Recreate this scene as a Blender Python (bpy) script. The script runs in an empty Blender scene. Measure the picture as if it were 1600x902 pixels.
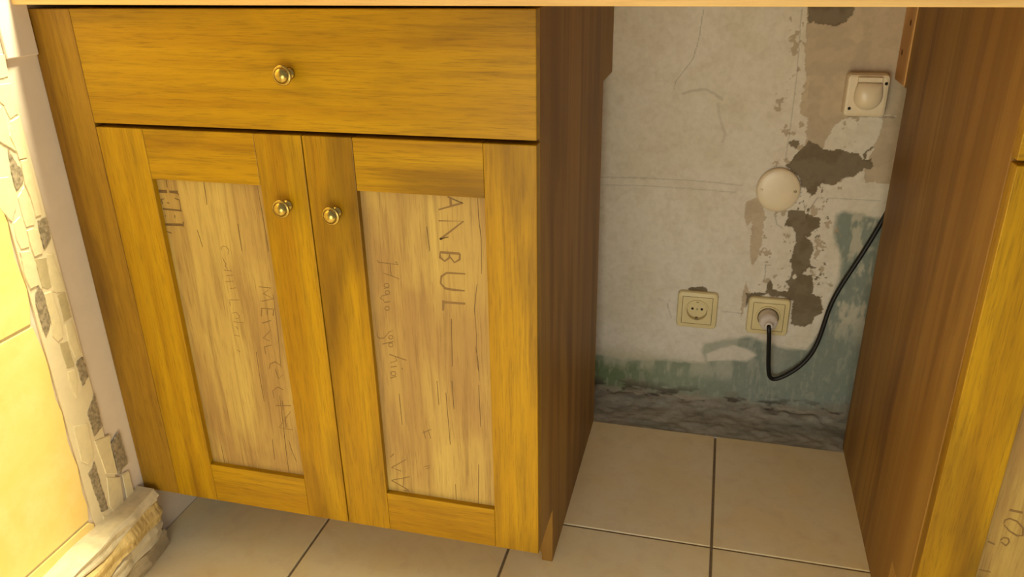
import bpy, bmesh, math, random
import numpy as np
from mathutils import Vector, Matrix

# ---------------------------------------------------------------- camera
SC = bpy.context.scene
COL = SC.collection
CAM_F, PITCH, ROLL, YAW = 1228.5576, -0.4094, -0.0184, -0.2588
CAM_LOC = (0.2010, -0.9034, 0.9266)
cp, sp, cy, sy = math.cos(PITCH), math.sin(PITCH), math.cos(YAW), math.sin(YAW)
Fv = Vector((sy*cp, cy*cp, sp)); Rv = Vector((cy, -sy, 0)); Uv = Rv.cross(Fv)
R2 = Rv*math.cos(ROLL) + Uv*math.sin(ROLL); U2 = -Rv*math.sin(ROLL) + Uv*math.cos(ROLL)
cam_data = bpy.data.cameras.new('camera'); cam = bpy.data.objects.new('camera', cam_data); COL.objects.link(cam)
m = Matrix.Identity(4)
for i in range(3):
    m[i][0] = R2[i]; m[i][1] = U2[i]; m[i][2] = -Fv[i]; m[i][3] = CAM_LOC[i]
cam.matrix_world = m
cam_data.sensor_width = 36; cam_data.lens = CAM_F/1600*36; cam_data.clip_start = .01
SC.camera = cam

# ---------------------------------------------------------------- world, lamps, exposure
SC.view_settings.view_transform = 'Standard'; SC.view_settings.look = 'None'
SC.view_settings.exposure = -0.04; SC.view_settings.gamma = 1.0; SC.view_settings.use_curve_mapping = False
world = bpy.data.worlds.new('room_light'); SC.world = world; world.use_nodes = True
wn = world.node_tree.nodes['Background']; wn.inputs[0].default_value = (1.0, .96, .90, 1); wn.inputs[1].default_value = .40

def lamp(name, kind, loc, target, energy, color, **kw):
    d = bpy.data.lights.new(name, kind); d.energy = energy; d.color = color
    for k, v in kw.items(): setattr(d, k, v)
    o = bpy.data.objects.new(name, d); COL.objects.link(o); o.location = loc
    o.rotation_euler = (Vector(target)-Vector(loc)).to_track_quat('-Z', 'Y').to_euler()
    return o
# lamp above the worktop near the tiled wall: grazes the wall in front of the counter edge
lamp('worktop_lamp', 'AREA', (-.33, .057, 1.62), (-.35, .0, 0), 58, (1, .92, .60), shape='RECTANGLE', size=.35, size_y=.03)
# added low area light, stands in for floor bounce onto the cabinet fronts
lamp('floor_bounce_fill', 'AREA', (.05, -1.30, .36), (.0, 0, .18), 9.4, (1, .96, .76), shape='DISK', size=.8)

# ---------------------------------------------------------------- measured outlines, metres
DATA={'tan':[[(0.3372,0.829),(0.3446,0.7266),(0.3525,0.6988),(0.3462,0.6702),(0.3468,0.6379),(0.3611,0.6302),(0.3633,0.5949),(0.3599,0.5768),(0.3937,0.5758),(0.4038,0.6082),(0.4195,0.6286),(0.4349,0.6349),(0.491,0.6391),(0.5112,0.6386),(0.5507,0.6399),(0.5294,0.8186),(0.5276,0.8287)],[(0.4881,0.6378),(0.5112,0.6386),(0.5507,0.6399),(0.5613,0.5795),(0.5508,0.5161),(0.5186,0.5143),(0.4766,0.5157),(0.4708,0.5397),(0.4793,0.57),(0.4871,0.6032)],[(0.2689,0.4648),(0.2867,0.4762),(0.3057,0.4464),(0.307,0.4187),(0.3052,0.3903),(0.3025,0.3541),(0.2979,0.3355),(0.2921,0.335),(0.2846,0.3708),(0.2837,0.4276),(0.2746,0.4129),(0.268,0.4405)],[(0.2839,0.2987),(0.2947,0.2784),(0.2918,0.2568),(0.2835,0.2124),(0.2818,0.2558)]],'white2':[[(0.396,0.8185),(0.4245,0.8133),(0.436,0.7712),(0.4251,0.7604),(0.4144,0.7764)],[(0.352,0.7021),(0.358,0.7067),(0.3553,0.6762),(0.3545,0.6474),(0.3465,0.6587)]],'dark':[[(0.3372,0.829),(0.411,0.8289),(0.414,0.8081),(0.4029,0.7986),(0.381,0.7911),(0.3645,0.7963),(0.3504,0.7994),(0.3426,0.794)],[(0.3299,0.5405),(0.342,0.55),(0.3514,0.5679),(0.3598,0.5787),(0.3713,0.5903),(0.3849,0.585),(0.3926,0.5749),(0.4088,0.5739),(0.4211,0.5779),(0.441,0.5719),(0.4556,0.5691),(0.4649,0.5557),(0.465,0.5695),(0.4801,0.5838),(0.4821,0.5805),(0.4697,0.5697),(0.4702,0.556),(0.4809,0.5582),(0.4865,0.5464),(0.4807,0.5392),(0.4707,0.5421),(0.4617,0.5277),(0.4546,0.5221),(0.4357,0.5193),(0.4243,0.508),(0.4114,0.5073),(0.4016,0.5068),(0.3933,0.4955),(0.3879,0.4862),(0.3731,0.498),(0.3654,0.5012),(0.3569,0.5223),(0.3392,0.5321)],[(0.3345,0.5864),(0.3436,0.5919),(0.3505,0.5887),(0.3501,0.5783),(0.3461,0.5712),(0.3378,0.5778)],[(0.3472,0.4542),(0.3797,0.4546),(0.3806,0.4478),(0.4061,0.4409),(0.4086,0.4222),(0.3972,0.4145),(0.3924,0.403),(0.3831,0.4023),(0.3972,0.39),(0.4048,0.3747),(0.4005,0.3637),(0.397,0.3545),(0.405,0.3408),(0.4146,0.3398),(0.4044,0.3335),(0.4106,0.3049),(0.4124,0.283),(0.4276,0.277),(0.4322,0.2663),(0.4405,0.2521),(0.4388,0.2407),(0.4238,0.2316),(0.4221,0.2199),(0.4072,0.2088),(0.3875,0.2086),(0.3801,0.2155),(0.3791,0.2649),(0.3672,0.2694),(0.3342,0.2711),(0.3252,0.2786),(0.325,0.2954),(0.3331,0.3054),(0.3374,0.2872),(0.3528,0.2811),(0.3655,0.2842),(0.367,0.2936),(0.3567,0.3038),(0.3659,0.3083),(0.3697,0.3306),(0.3684,0.3414),(0.3633,0.3518),(0.3683,0.3558),(0.3669,0.3807),(0.3729,0.3882),(0.3667,0.4088),(0.3594,0.4171),(0.3461,0.4231)],[(0.2912,0.2373),(0.2943,0.2567),(0.3082,0.2675),(0.3337,0.2756),(0.3072,0.2769),(0.2878,0.2713)],[(0.1735,0.271),(0.1778,0.2755),(0.1866,0.2786),(0.1969,0.2789),(0.206,0.2763),(0.2095,0.2715),(0.2101,0.2635),(0.175,0.2602)]],'hole':[[(0.3755,0.322),(0.3798,0.3132),(0.3739,0.309),(0.3696,0.3178)],[(0.3913,0.3234),(0.4008,0.3369),(0.4151,0.3363),(0.4147,0.3272),(0.4026,0.3225)]],'teal':[[(-0.0315,0.0963),(0.0141,0.0968),(0.0467,0.0911),(0.1417,0.1024),(0.1906,0.1005),(0.2237,0.106),(0.2112,0.1293),(0.2123,0.1494),(0.2519,0.1629),(0.3023,0.176),(0.3246,0.171),(0.3678,0.158),(0.4192,0.158),(0.4424,0.2074),(0.449,0.2579),(0.4602,0.3144),(0.4551,0.3677),(0.4382,0.4059),(0.4366,0.4509),(0.447,0.4579),(0.516,0.4472),(0.5442,0.4579),(0.6281,-0.0495),(-0.0335,-0.1536)]],'bulge':[[(0.2197,0.1247),(0.2428,0.14),(0.2739,0.1529),(0.301,0.1467),(0.3244,0.1351),(0.3039,0.1177),(0.2665,0.1157),(0.2237,0.108)]],'lines':[([(-0.0209,0.4994),(0.0621,0.5025),(0.1615,0.5026),(0.2586,0.4976)],0.0011,0.75),([(-0.0205,0.4835),(0.0628,0.4868),(0.1627,0.4858),(0.248,0.4829)],0.0009,0.78),([(0.3279,0.8184),(0.3335,0.6927),(0.3323,0.5513)],0.001,0.72),([(0.161,0.8178),(0.1546,0.7577),(0.1477,0.7312),(0.1188,0.6903),(0.1174,0.6765)],0.0007,0.62),([(0.134,0.6687),(0.1518,0.6751),(0.1742,0.6779),(0.1928,0.6702),(0.2071,0.6605)],0.0025,0.8),([(0.1989,0.6511),(0.2058,0.6236),(0.2173,0.5959),(0.214,0.5815)],0.0028,0.87),([(0.3978,0.481),(0.3881,0.4619),(0.3819,0.4376)],0.0008,0.5),([(0.3978,0.481),(0.4341,0.4815),(0.464,0.4817),(0.5084,0.482)],0.0007,0.7),([(0.375,0.4679),(0.3789,0.4562)],0.0008,0.5),([(0.3233,0.4441),(0.3303,0.4238),(0.3421,0.4169)],0.0012,0.7),([(0.3189,0.3373),(0.3199,0.319),(0.3192,0.3042)],0.0009,0.45),([(0.1143,0.2457),(0.12,0.2404)],0.0008,0.7),([(0.1345,0.2416),(0.1327,0.2267),(0.1435,0.2024)],0.0007,0.6),([(0.2437,0.2274),(0.2871,0.2274)],0.0012,0.75),([(0.3297,0.1582),(0.3315,0.0665),(0.3328,0.0031)],0.0008,0.85),([(0.4295,0.6348),(0.4509,0.6366),(0.5074,0.6362)],0.001,0.55)],'strokes':{'left_print':[([(-0.5349,0.644),(-0.5081,0.6454)],0.002),([(-0.5208,0.6436),(-0.5214,0.6326)],0.0009),([(-0.5358,0.6265),(-0.5233,0.6267)],0.0038),([(-0.5196,0.6266),(-0.5061,0.6266)],0.0038),([(-0.5066,0.6268),(-0.5057,0.6224)],0.001),([(-0.5354,0.6145),(-0.5301,0.616)],0.0012),([(-0.5347,0.6146),(-0.5344,0.6078)],0.0013),([(-0.5129,0.6175),(-0.5059,0.6157)],0.0013),([(-0.5059,0.6157),(-0.507,0.5988)],0.0009),([(-0.5353,0.601),(-0.5055,0.6003)],0.003),([(-0.5269,0.6105),(-0.5232,0.6102)],0.001),([(-0.5373,0.578),(-0.5068,0.5795)],0.0032),([(-0.5064,0.5841),(-0.5079,0.5771)],0.001),([(-0.5343,0.5914),(-0.5326,0.5904)],0.001),([(-0.5183,0.593),(-0.5189,0.589)],0.001),([(-0.5364,0.5676),(-0.5292,0.5658)],0.0012)],'left_caps':[([(-0.4032,0.4949),(-0.3839,0.4948),(-0.3979,0.485),(-0.3833,0.4784),(-0.4024,0.4726)],0.0014),([(-0.4042,0.4615),(-0.3852,0.4619)],0.0014),([(-0.4042,0.4615),(-0.4068,0.4487)],0.0014),([(-0.3946,0.4619),(-0.3968,0.4523)],0.0014),([(-0.3852,0.4619),(-0.3874,0.4514)],0.0014),([(-0.407,0.4377),(-0.3925,0.4433)],0.0014),([(-0.3959,0.4271),(-0.4093,0.4134),(-0.3996,0.4097)],0.0014),([(-0.3974,0.4035),(-0.41,0.3988),(-0.4096,0.3874)],0.0014),([(-0.4076,0.3628),(-0.4046,0.3714),(-0.3958,0.3758),(-0.3878,0.3708)],0.0014),([(-0.3976,0.364),(-0.3942,0.3477),(-0.3859,0.3554)],0.0014),([(-0.407,0.3136),(-0.4074,0.3256),(-0.3984,0.3329),(-0.3897,0.3296)],0.0014),([(-0.4057,0.2999),(-0.3804,0.3034)],0.0014),([(-0.3942,0.3101),(-0.395,0.2937)],0.0014),([(-0.3826,0.2927),(-0.4066,0.2609),(-0.3839,0.26)],0.0014),([(-0.3933,0.2824),(-0.3945,0.2627)],0.0014)],'left_script':[([(-0.4532,0.5462),(-0.4532,0.5498),(-0.4499,0.5524),(-0.4447,0.5518),(-0.4413,0.5471),(-0.4428,0.541)],0.0007),([(-0.4538,0.535),(-0.4521,0.5291),(-0.4498,0.5262),(-0.4514,0.521),(-0.449,0.5191)],0.0007),([(-0.4545,0.516),(-0.4427,0.5156)],0.0007),([(-0.4528,0.5075),(-0.4417,0.5095)],0.0007),([(-0.4556,0.4979),(-0.4423,0.5001)],0.0007),([(-0.4498,0.488),(-0.4397,0.49)],0.0007),([(-0.4554,0.4696),(-0.4387,0.4712)],0.0007),([(-0.4546,0.4675),(-0.4549,0.46)],0.0007),([(-0.4548,0.4482),(-0.4466,0.4512),(-0.4422,0.4452),(-0.4452,0.4406),(-0.4506,0.4411)],0.0007),([(-0.4538,0.4353),(-0.4374,0.4349)],0.0007),([(-0.4518,0.4279),(-0.4483,0.4228)],0.0007),([(-0.4567,0.4131),(-0.4479,0.4123)],0.0007),([(-0.4565,0.3886),(-0.4514,0.3858)],0.0007)],'right_caps':[([(-0.1289,0.6255),(-0.0966,0.6364),(-0.116,0.6432)],0.0027),([(-0.1125,0.6426),(-0.1122,0.6314)],0.0027),([(-0.1297,0.6108),(-0.0969,0.6122),(-0.1292,0.586),(-0.1179,0.5896)],0.0027),([(-0.1302,0.5682),(-0.1038,0.5683)],0.0027),([(-0.1302,0.5682),(-0.1306,0.561),(-0.1244,0.5564),(-0.118,0.5615),(-0.1171,0.5678)],0.0027),([(-0.1173,0.5635),(-0.1113,0.5555),(-0.1041,0.5603),(-0.1032,0.5683)],0.0027),([(-0.0972,0.5409),(-0.1225,0.5402),(-0.1301,0.5346),(-0.1318,0.5248),(-0.1265,0.518),(-0.1146,0.5167),(-0.0991,0.517)],0.0027),([(-0.099,0.4984),(-0.1293,0.4976)],0.0027),([(-0.1292,0.5),(-0.1305,0.4854)],0.0027)],'right_script':[([(-0.2193,0.5508),(-0.2172,0.5466),(-0.2119,0.5471),(-0.1891,0.546)],0.0011),([(-0.1906,0.5483),(-0.1936,0.55)],0.0011),([(-0.212,0.532),(-0.2013,0.5295),(-0.1895,0.5256)],0.0011),([(-0.2011,0.5465),(-0.2011,0.5373),(-0.2008,0.5295)],0.0011),([(-0.2047,0.5149),(-0.206,0.5127),(-0.2089,0.5115),(-0.2116,0.5122),(-0.2126,0.5142),(-0.2112,0.5164),(-0.2084,0.5175),(-0.2057,0.5169),(-0.2047,0.5149)],0.0011),([(-0.2052,0.5119),(-0.2127,0.5097)],0.0011),([(-0.2048,0.5045),(-0.206,0.5022),(-0.2086,0.5011),(-0.2109,0.5018),(-0.2118,0.5038),(-0.2106,0.506),(-0.208,0.5071),(-0.2057,0.5065),(-0.2048,0.5045)],0.0011),([(-0.2086,0.5009),(-0.2161,0.4989),(-0.2195,0.4948),(-0.2143,0.4915)],0.0011),([(-0.214,0.489),(-0.2057,0.4911)],0.0011),([(-0.2073,0.4808),(-0.2085,0.4785),(-0.2111,0.4774),(-0.2135,0.478),(-0.2143,0.4801),(-0.2131,0.4824),(-0.2106,0.4835),(-0.2082,0.4829),(-0.2073,0.4808)],0.0011),([(-0.2057,0.4476),(-0.2114,0.4443),(-0.2194,0.4343),(-0.227,0.4334),(-0.2297,0.4371),(-0.2281,0.4433)],0.0011),([(-0.2058,0.4371),(-0.2069,0.4349),(-0.2093,0.4338),(-0.2116,0.4344),(-0.2124,0.4364),(-0.2112,0.4385),(-0.2088,0.4396),(-0.2066,0.439),(-0.2058,0.4371)],0.0011),([(-0.2058,0.4305),(-0.2227,0.4246)],0.0011),([(-0.2068,0.4251),(-0.2079,0.4227),(-0.2103,0.4215),(-0.2126,0.4222),(-0.2134,0.4244),(-0.2122,0.4268),(-0.2098,0.428),(-0.2075,0.4273),(-0.2068,0.4251)],0.0011),([(-0.2139,0.4097),(-0.1886,0.4033)],0.0011),([(-0.2052,0.4072),(-0.2032,0.401),(-0.213,0.3963)],0.0011),([(-0.213,0.3895),(-0.2039,0.392)],0.0011),([(-0.2061,0.38),(-0.2075,0.3773),(-0.2103,0.3759),(-0.213,0.3766),(-0.2139,0.379),(-0.2126,0.3817),(-0.2097,0.3831),(-0.2071,0.3824),(-0.2061,0.38)],0.0011),([(-0.206,0.3754),(-0.2151,0.3715)],0.0011),([(-0.1972,0.3893),(-0.1953,0.3884)],0.0016)],'right_low':[([(-0.2021,0.2354),(-0.2264,0.2165),(-0.2111,0.2129)],0.0014),([(-0.2284,0.1933),(-0.1988,0.2048)],0.0014),([(-0.2284,0.1933),(-0.202,0.1799)],0.0014),([(-0.2086,0.2012),(-0.2099,0.184)],0.0014),([(-0.2098,0.1785),(-0.2005,0.1778)],0.0014),([(-0.2266,0.2352),(-0.2209,0.2422)],0.0014),([(-0.1729,0.2858),(-0.1594,0.2942)],0.0008),([(-0.1709,0.2915),(-0.1686,0.2773)],0.0008),([(-0.1643,0.2934),(-0.1604,0.2786)],0.0008),([(-0.1735,0.2272),(-0.165,0.2305)],0.0008),([(-0.1712,0.2238),(-0.1652,0.2267)],0.0008)],'far_marks':[([(0.5827,0.2683),(0.5829,0.2736),(0.5872,0.2771),(0.5959,0.2743),(0.6046,0.2655),(0.6064,0.2544),(0.6004,0.2532),(0.5911,0.2584),(0.5831,0.2666)],0.0022),([(0.5716,0.2384),(0.5794,0.2351)],0.0022),([(0.5842,0.2427),(0.587,0.2478),(0.5922,0.247),(0.5941,0.242),(0.592,0.2358),(0.5853,0.2403)],0.0022),([(0.5845,0.2896),(0.5992,0.288)],0.003),([(0.5703,0.1929),(0.5837,0.1917)],0.0015)],'right_crack':[([(-0.0769,0.6442),(-0.0767,0.6203),(-0.0742,0.5906),(-0.0753,0.5428)],0.0006),([(-0.0819,0.5279),(-0.0868,0.4922),(-0.0853,0.4561)],0.0006),([(-0.0853,0.4561),(-0.086,0.4124),(-0.0845,0.3999)],0.0006),([(-0.1196,0.4738),(-0.1217,0.4017)],0.0006),([(-0.1463,0.602),(-0.1442,0.5685)],0.0006),([(-0.0871,0.4353),(-0.0845,0.4145),(-0.0839,0.3837)],0.0006),([(-0.085,0.3773),(-0.0844,0.3099)],0.0006),([(-0.2038,0.3472),(-0.2033,0.2957)],0.0006),([(-0.1333,0.3583),(-0.1312,0.2727)],0.0006),([(-0.1455,0.3758),(-0.1447,0.3373)],0.0006),([(-0.1236,0.3786),(-0.1228,0.3339)],0.0006),([(-0.0896,0.2451),(-0.0927,0.1738)],0.0006),([(-0.1267,0.2037),(-0.127,0.1712)],0.0006)],'left_crack':[([(-0.3822,0.4852),(-0.3839,0.4227),(-0.3874,0.3669)],0.0006),([(-0.397,0.3184),(-0.3986,0.2692),(-0.4003,0.2257)],0.0006),([(-0.4246,0.3889),(-0.4257,0.342),(-0.4251,0.3042)],0.0006),([(-0.376,0.469),(-0.3752,0.4598)],0.0006),([(-0.3998,0.2486),(-0.401,0.214),(-0.4018,0.1744)],0.0006),([(-0.3935,0.2392),(-0.3904,0.2199),(-0.3854,0.2007)],0.0006),([(-0.516,0.2118),(-0.5158,0.188),(-0.5158,0.1738)],0.0006),([(-0.4219,0.2369),(-0.4232,0.1998)],0.0006),([(-0.3817,0.6447),(-0.38,0.596),(-0.3792,0.5501)],0.0006),([(-0.4622,0.6432),(-0.4635,0.6118)],0.0006),([(-0.4203,0.5872),(-0.4208,0.5469)],0.0006),([(-0.4862,0.5734),(-0.4827,0.5484)],0.0006)]},'mosaic':{'dark':[[(-0.1035,0.7034),(-0.1026,0.6951),(-0.0928,0.672),(-0.0942,0.6556),(-0.1088,0.6467),(-0.1092,0.6681)],[(-0.0888,0.6012),(-0.0737,0.6018),(-0.0753,0.5697),(-0.0906,0.5586),(-0.0915,0.5766)],[(-0.1154,0.5185),(-0.111,0.5069),(-0.1126,0.4579),(-0.1249,0.4433),(-0.1277,0.4603),(-0.1262,0.5019)],[(-0.0888,0.3854),(-0.0754,0.3866),(-0.0741,0.3512),(-0.0887,0.3422)],[(-0.0717,0.3213),(-0.072,0.2622),(-0.0924,0.256),(-0.0929,0.3005)],[(-0.0445,0.2366),(-0.0429,0.1719),(-0.0549,0.1722),(-0.0643,0.1645),(-0.0656,0.2252)],[(-0.1196,0.2092),(-0.1035,0.2209),(-0.1015,0.1275),(-0.1154,0.1326)],[(-0.0888,0.1035),(-0.0674,0.1052),(-0.0689,0.0158),(-0.0893,0.013),(-0.0913,0.0605)]],'grey':[[(-0.11,0.553),(-0.0913,0.5481),(-0.0949,0.5055),(-0.1027,0.5048),(-0.1105,0.5104)],[(-0.0894,0.4917),(-0.0755,0.4898),(-0.0759,0.4498),(-0.0901,0.4491)],[(-0.1076,0.4241),(-0.0934,0.4206),(-0.0929,0.3784),(-0.1064,0.3822)],[(-0.0606,0.0467),(-0.0439,0.0476),(-0.0367,-0.0242),(-0.047,-0.0176)]],'cream':[[(-0.0893,0.8166),(-0.0708,0.8144),(-0.0745,0.7871),(-0.0997,0.7857)],[(-0.0993,0.7804),(-0.0741,0.7796),(-0.0752,0.7399),(-0.0893,0.7359),(-0.0929,0.7548),(-0.1003,0.7649)],[(-0.0897,0.7345),(-0.0746,0.7374),(-0.0798,0.6833),(-0.0918,0.6842),(-0.0933,0.6969),(-0.097,0.7161)],[(-0.1096,0.7561),(-0.0975,0.7539),(-0.0975,0.7144),(-0.0928,0.6949),(-0.1083,0.7086),(-0.1218,0.7197)],[(-0.0912,0.6845),(-0.0803,0.683),(-0.0786,0.6683),(-0.0802,0.6193),(-0.0806,0.6041),(-0.0903,0.605),(-0.0907,0.6355),(-0.0939,0.6534),(-0.0923,0.6698)],[(-0.0948,0.6505),(-0.0937,0.6321),(-0.0959,0.5959),(-0.1087,0.5969),(-0.1107,0.6181),(-0.1096,0.639)],[(-0.1098,0.5935),(-0.0993,0.5937),(-0.0914,0.5877),(-0.0945,0.5551),(-0.1091,0.5556),(-0.1108,0.5745)],[(-0.1262,0.6092),(-0.1138,0.6148),(-0.1119,0.599),(-0.1119,0.5705),(-0.1258,0.5723),(-0.129,0.5919)],[(-0.1289,0.5706),(-0.1129,0.566),(-0.1093,0.5471),(-0.1141,0.5159),(-0.1287,0.5163),(-0.132,0.5381)],[(-0.0896,0.5532),(-0.0797,0.5495),(-0.0755,0.4961),(-0.0785,0.4913),(-0.0949,0.4984)],[(-0.139,0.6721),(-0.114,0.6683),(-0.1093,0.6452),(-0.115,0.6279),(-0.1281,0.6109),(-0.1477,0.6462)],[(-0.1108,0.5033),(-0.0977,0.5012),(-0.0963,0.4525),(-0.0982,0.4288),(-0.1078,0.4262),(-0.1149,0.4396),(-0.1119,0.4575)],[(-0.0904,0.5193),(-0.0752,0.5179),(-0.0763,0.4921),(-0.0892,0.494)],[(-0.0894,0.4468),(-0.0781,0.4451),(-0.077,0.3913),(-0.0883,0.3896),(-0.0919,0.4207)],[(-0.1072,0.378),(-0.0937,0.3757),(-0.096,0.3562),(-0.1046,0.3322),(-0.1079,0.3525)],[(-0.1227,0.2956),(-0.0976,0.2857),(-0.1015,0.2273),(-0.1155,0.2221),(-0.1256,0.2356)],[(-0.0937,0.2518),(-0.0637,0.2426),(-0.0667,0.225),(-0.0679,0.1703),(-0.0893,0.1859)],[(-0.0896,0.1817),(-0.0647,0.1634),(-0.0704,0.1099),(-0.0904,0.1071),(-0.0985,0.132)],[(-0.0591,0.1639),(-0.0461,0.1613),(-0.0444,0.0555),(-0.0588,0.0526),(-0.0638,0.0953)],[(-0.115,0.1291),(-0.0943,0.1032),(-0.09,0.0106),(-0.1225,0.0301)],[(-0.0872,0.0106),(-0.0708,0.0135),(-0.0604,-0.0159),(-0.0916,-0.0129)]],'seam':[]},'cable':[(0.3363,0.572,0.2284),(0.3366,0.572,0.2143),(0.3402,0.585,0.1751),(0.3446,0.597,0.1324),(0.3486,0.605,0.1044),(0.3551,0.608,0.0928),(0.3678,0.61,0.0933),(0.3949,0.613,0.1118),(0.4169,0.615,0.1374),(0.4307,0.616,0.1651),(0.4393,0.617,0.2033),(0.4445,0.618,0.2461),(0.4524,0.619,0.2854),(0.4716,0.62,0.333),(0.4931,0.621,0.3833),(0.5114,0.622,0.4332),(0.5257,0.622,0.4754)],'misc':{'s1':[(0.1939,0.2314)],'s2':[(0.3348,0.2311)],'box':[(0.3253,0.4958)],'lid':[(0.4519,0.6819)],'lidc':[(0.4568,0.6815)]}}


# ---------------------------------------------------------------- node helpers
def lin(r, g, b):
    f = lambda c: (c/255)/12.92 if c/255 <= .04045 else ((c/255+.055)/1.055)**2.4
    return (f(r), f(g), f(b), 1)
class NT:
    def __init__(s, name):
        s.m = bpy.data.materials.new(name); s.m.use_nodes = True; s.t = s.m.node_tree
        s.b = s.t.nodes['Principled BSDF']
    def n(s, kind, **kw):
        x = s.t.nodes.new(kind)
        for k, v in kw.items():
            if k.startswith('i_'): x.inputs[k[2:].replace('_', ' ')].default_value = v
            else: setattr(x, k, v)
        return x
    def l(s, a, b): s.t.links.new(a, b)
    def mix(s, fac, a, b, mode='MIX'):
        x = s.n('ShaderNodeMix', data_type='RGBA', blend_type=mode)
        for sock, v in ((x.inputs[0], fac), (x.inputs[6], a), (x.inputs[7], b)):
            if hasattr(v, 'is_output'): s.l(v, sock)
            else: sock.default_value = v
        return x.outputs[2]
    def math(s, op, a, b=0, clamp=False):
        x = s.n('ShaderNodeMath', operation=op, use_clamp=clamp)
        for sock, v in ((x.inputs[0], a), (x.inputs[1], b)):
            if hasattr(v, 'is_output'): s.l(v, sock)
            else: sock.default_value = v
        return x.outputs[0]
    def ramp(s, fac, stops):
        x = s.n('ShaderNodeValToRGB'); e = x.color_ramp.elements
        while len(e) < len(stops): e.new(.5)
        for el, (p, c) in zip(e, stops):
            el.position = p; el.color = c if hasattr(c, '__len__') else (c, c, c, 1)
        s.l(fac, x.inputs[0]); return x.outputs[0]
    def noise(s, vec, scale, detail=4, rough=.55, dist=0):
        x = s.n('ShaderNodeTexNoise'); s.l(vec, x.inputs['Vector'])
        x.inputs['Scale'].default_value = scale; x.inputs['Detail'].default_value = detail
        x.inputs['Roughness'].default_value = rough; x.inputs['Distortion'].default_value = dist
        return x.outputs['Fac']
    def coords(s, scale=(1, 1, 1), rnd=True):
        tc = s.n('ShaderNodeTexCoord'); v = tc.outputs['Object']
        if rnd:
            oi = s.n('ShaderNodeObjectInfo'); k = s.math('MULTIPLY', oi.outputs['Random'], 7.3)
            a = s.n('ShaderNodeVectorMath', operation='ADD'); s.l(v, a.inputs[0]); s.l(k, a.inputs[1]); v = a.outputs[0]
        mp = s.n('ShaderNodeMapping'); mp.inputs['Scale'].default_value = scale; s.l(v, mp.inputs['Vector'])
        return mp.outputs[0]
    def bump(s, h, strength=.2, dist=.001):
        x = s.n('ShaderNodeBump'); x.inputs['Strength'].default_value = strength; x.inputs['Distance'].default_value = dist
        s.l(h, x.inputs['Height']); s.l(x.outputs[0], s.b.inputs['Normal'])
    def fin(s, col=None, rough=.5, **kw):
        if col is not None:
            if hasattr(col, 'is_output'): s.l(col, s.b.inputs['Base Color'])
            else: s.b.inputs['Base Color'].default_value = col
        s.b.inputs['Roughness'].default_value = rough
        for k, v in kw.items(): s.b.inputs[k.replace('_', ' ')].default_value = v
        return s.m

def wood(name, axis, light, mid, dark, rough=.42, streak=1.0, blotch=.68, band=0.0):
    """stained board; the grain runs along axis 0, 1 or 2"""
    t = NT(name)
    sc = [1, 1, 1]; sc[axis] = .045
    v = t.coords(tuple(sc))
    fine = t.noise(v, 620, 3, .65, .1)
    grain = t.noise(v, 130, 4, .6, .5)
    wide = t.noise(v, 20, 3, .5, 1.0)
    bl = [1, 1, 1]; bl[axis] = .35
    soft = t.noise(t.coords(tuple(bl)), 7, 3, .5, .5)
    col = t.mix(t.ramp(wide, [(.36, 0), (.66, 1)]), light, mid)
    col = t.mix(t.math('MULTIPLY', t.ramp(grain, [(.46, 0), (.70, 1)]), .32*streak), col, dark)
    col = t.mix(t.math('MULTIPLY', t.ramp(fine, [(.50, 0), (.72, 1)]), .42*streak), col, dark)
    col = t.mix(t.math('MULTIPLY', t.ramp(soft, [(.50, 0), (.68, 1)]), blotch), col, dark)
    if band:
        col = t.mix(t.math('MULTIPLY', t.ramp(t.noise(v, 9, 2, .5, 2.0), [(.52, 0), (.56, 1)]), band), col, dark)
    t.bump(t.math('ADD', t.math('MULTIPLY', fine, .5), grain), .12, .0006)
    return t.fin(col, rough, Specular_IOR_Level=.22)

HL, HM, HD = lin(170, 131, 10), lin(152, 111, 6), lin(84, 56, 14)
M = {}
M['honey_v'] = wood('honey_wood_upright_grain', 2, HL, HM, HD)
M['honey_h'] = wood('honey_wood_level_grain', 0, HL, HM, HD)
M['stile'] = wood('browner_wood_upright_grain', 2, lin(152, 114, 30), lin(128, 90, 24), lin(76, 50, 20), blotch=.6)
M['side'] = wood('dark_stained_side_wood', 2, lin(154, 117, 54), lin(138, 99, 42), lin(94, 60, 24), rough=.5, streak=.35, blotch=.55, band=.3)
M['side_light'] = wood('paler_side_wood', 2, lin(226, 180, 116), lin(212, 162, 100), lin(170, 124, 70), rough=.5, streak=.5)
M['inner'] = wood('cabinet_inside_wood', 0, lin(120, 76, 36), lin(100, 62, 30), lin(70, 42, 20), rough=.7)
M['pine_h'] = wood('pale_pine_worktop', 0, lin(222, 188, 128), lin(206, 168, 104), lin(170, 124, 68), rough=.4, streak=.6, blotch=.25)

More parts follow.
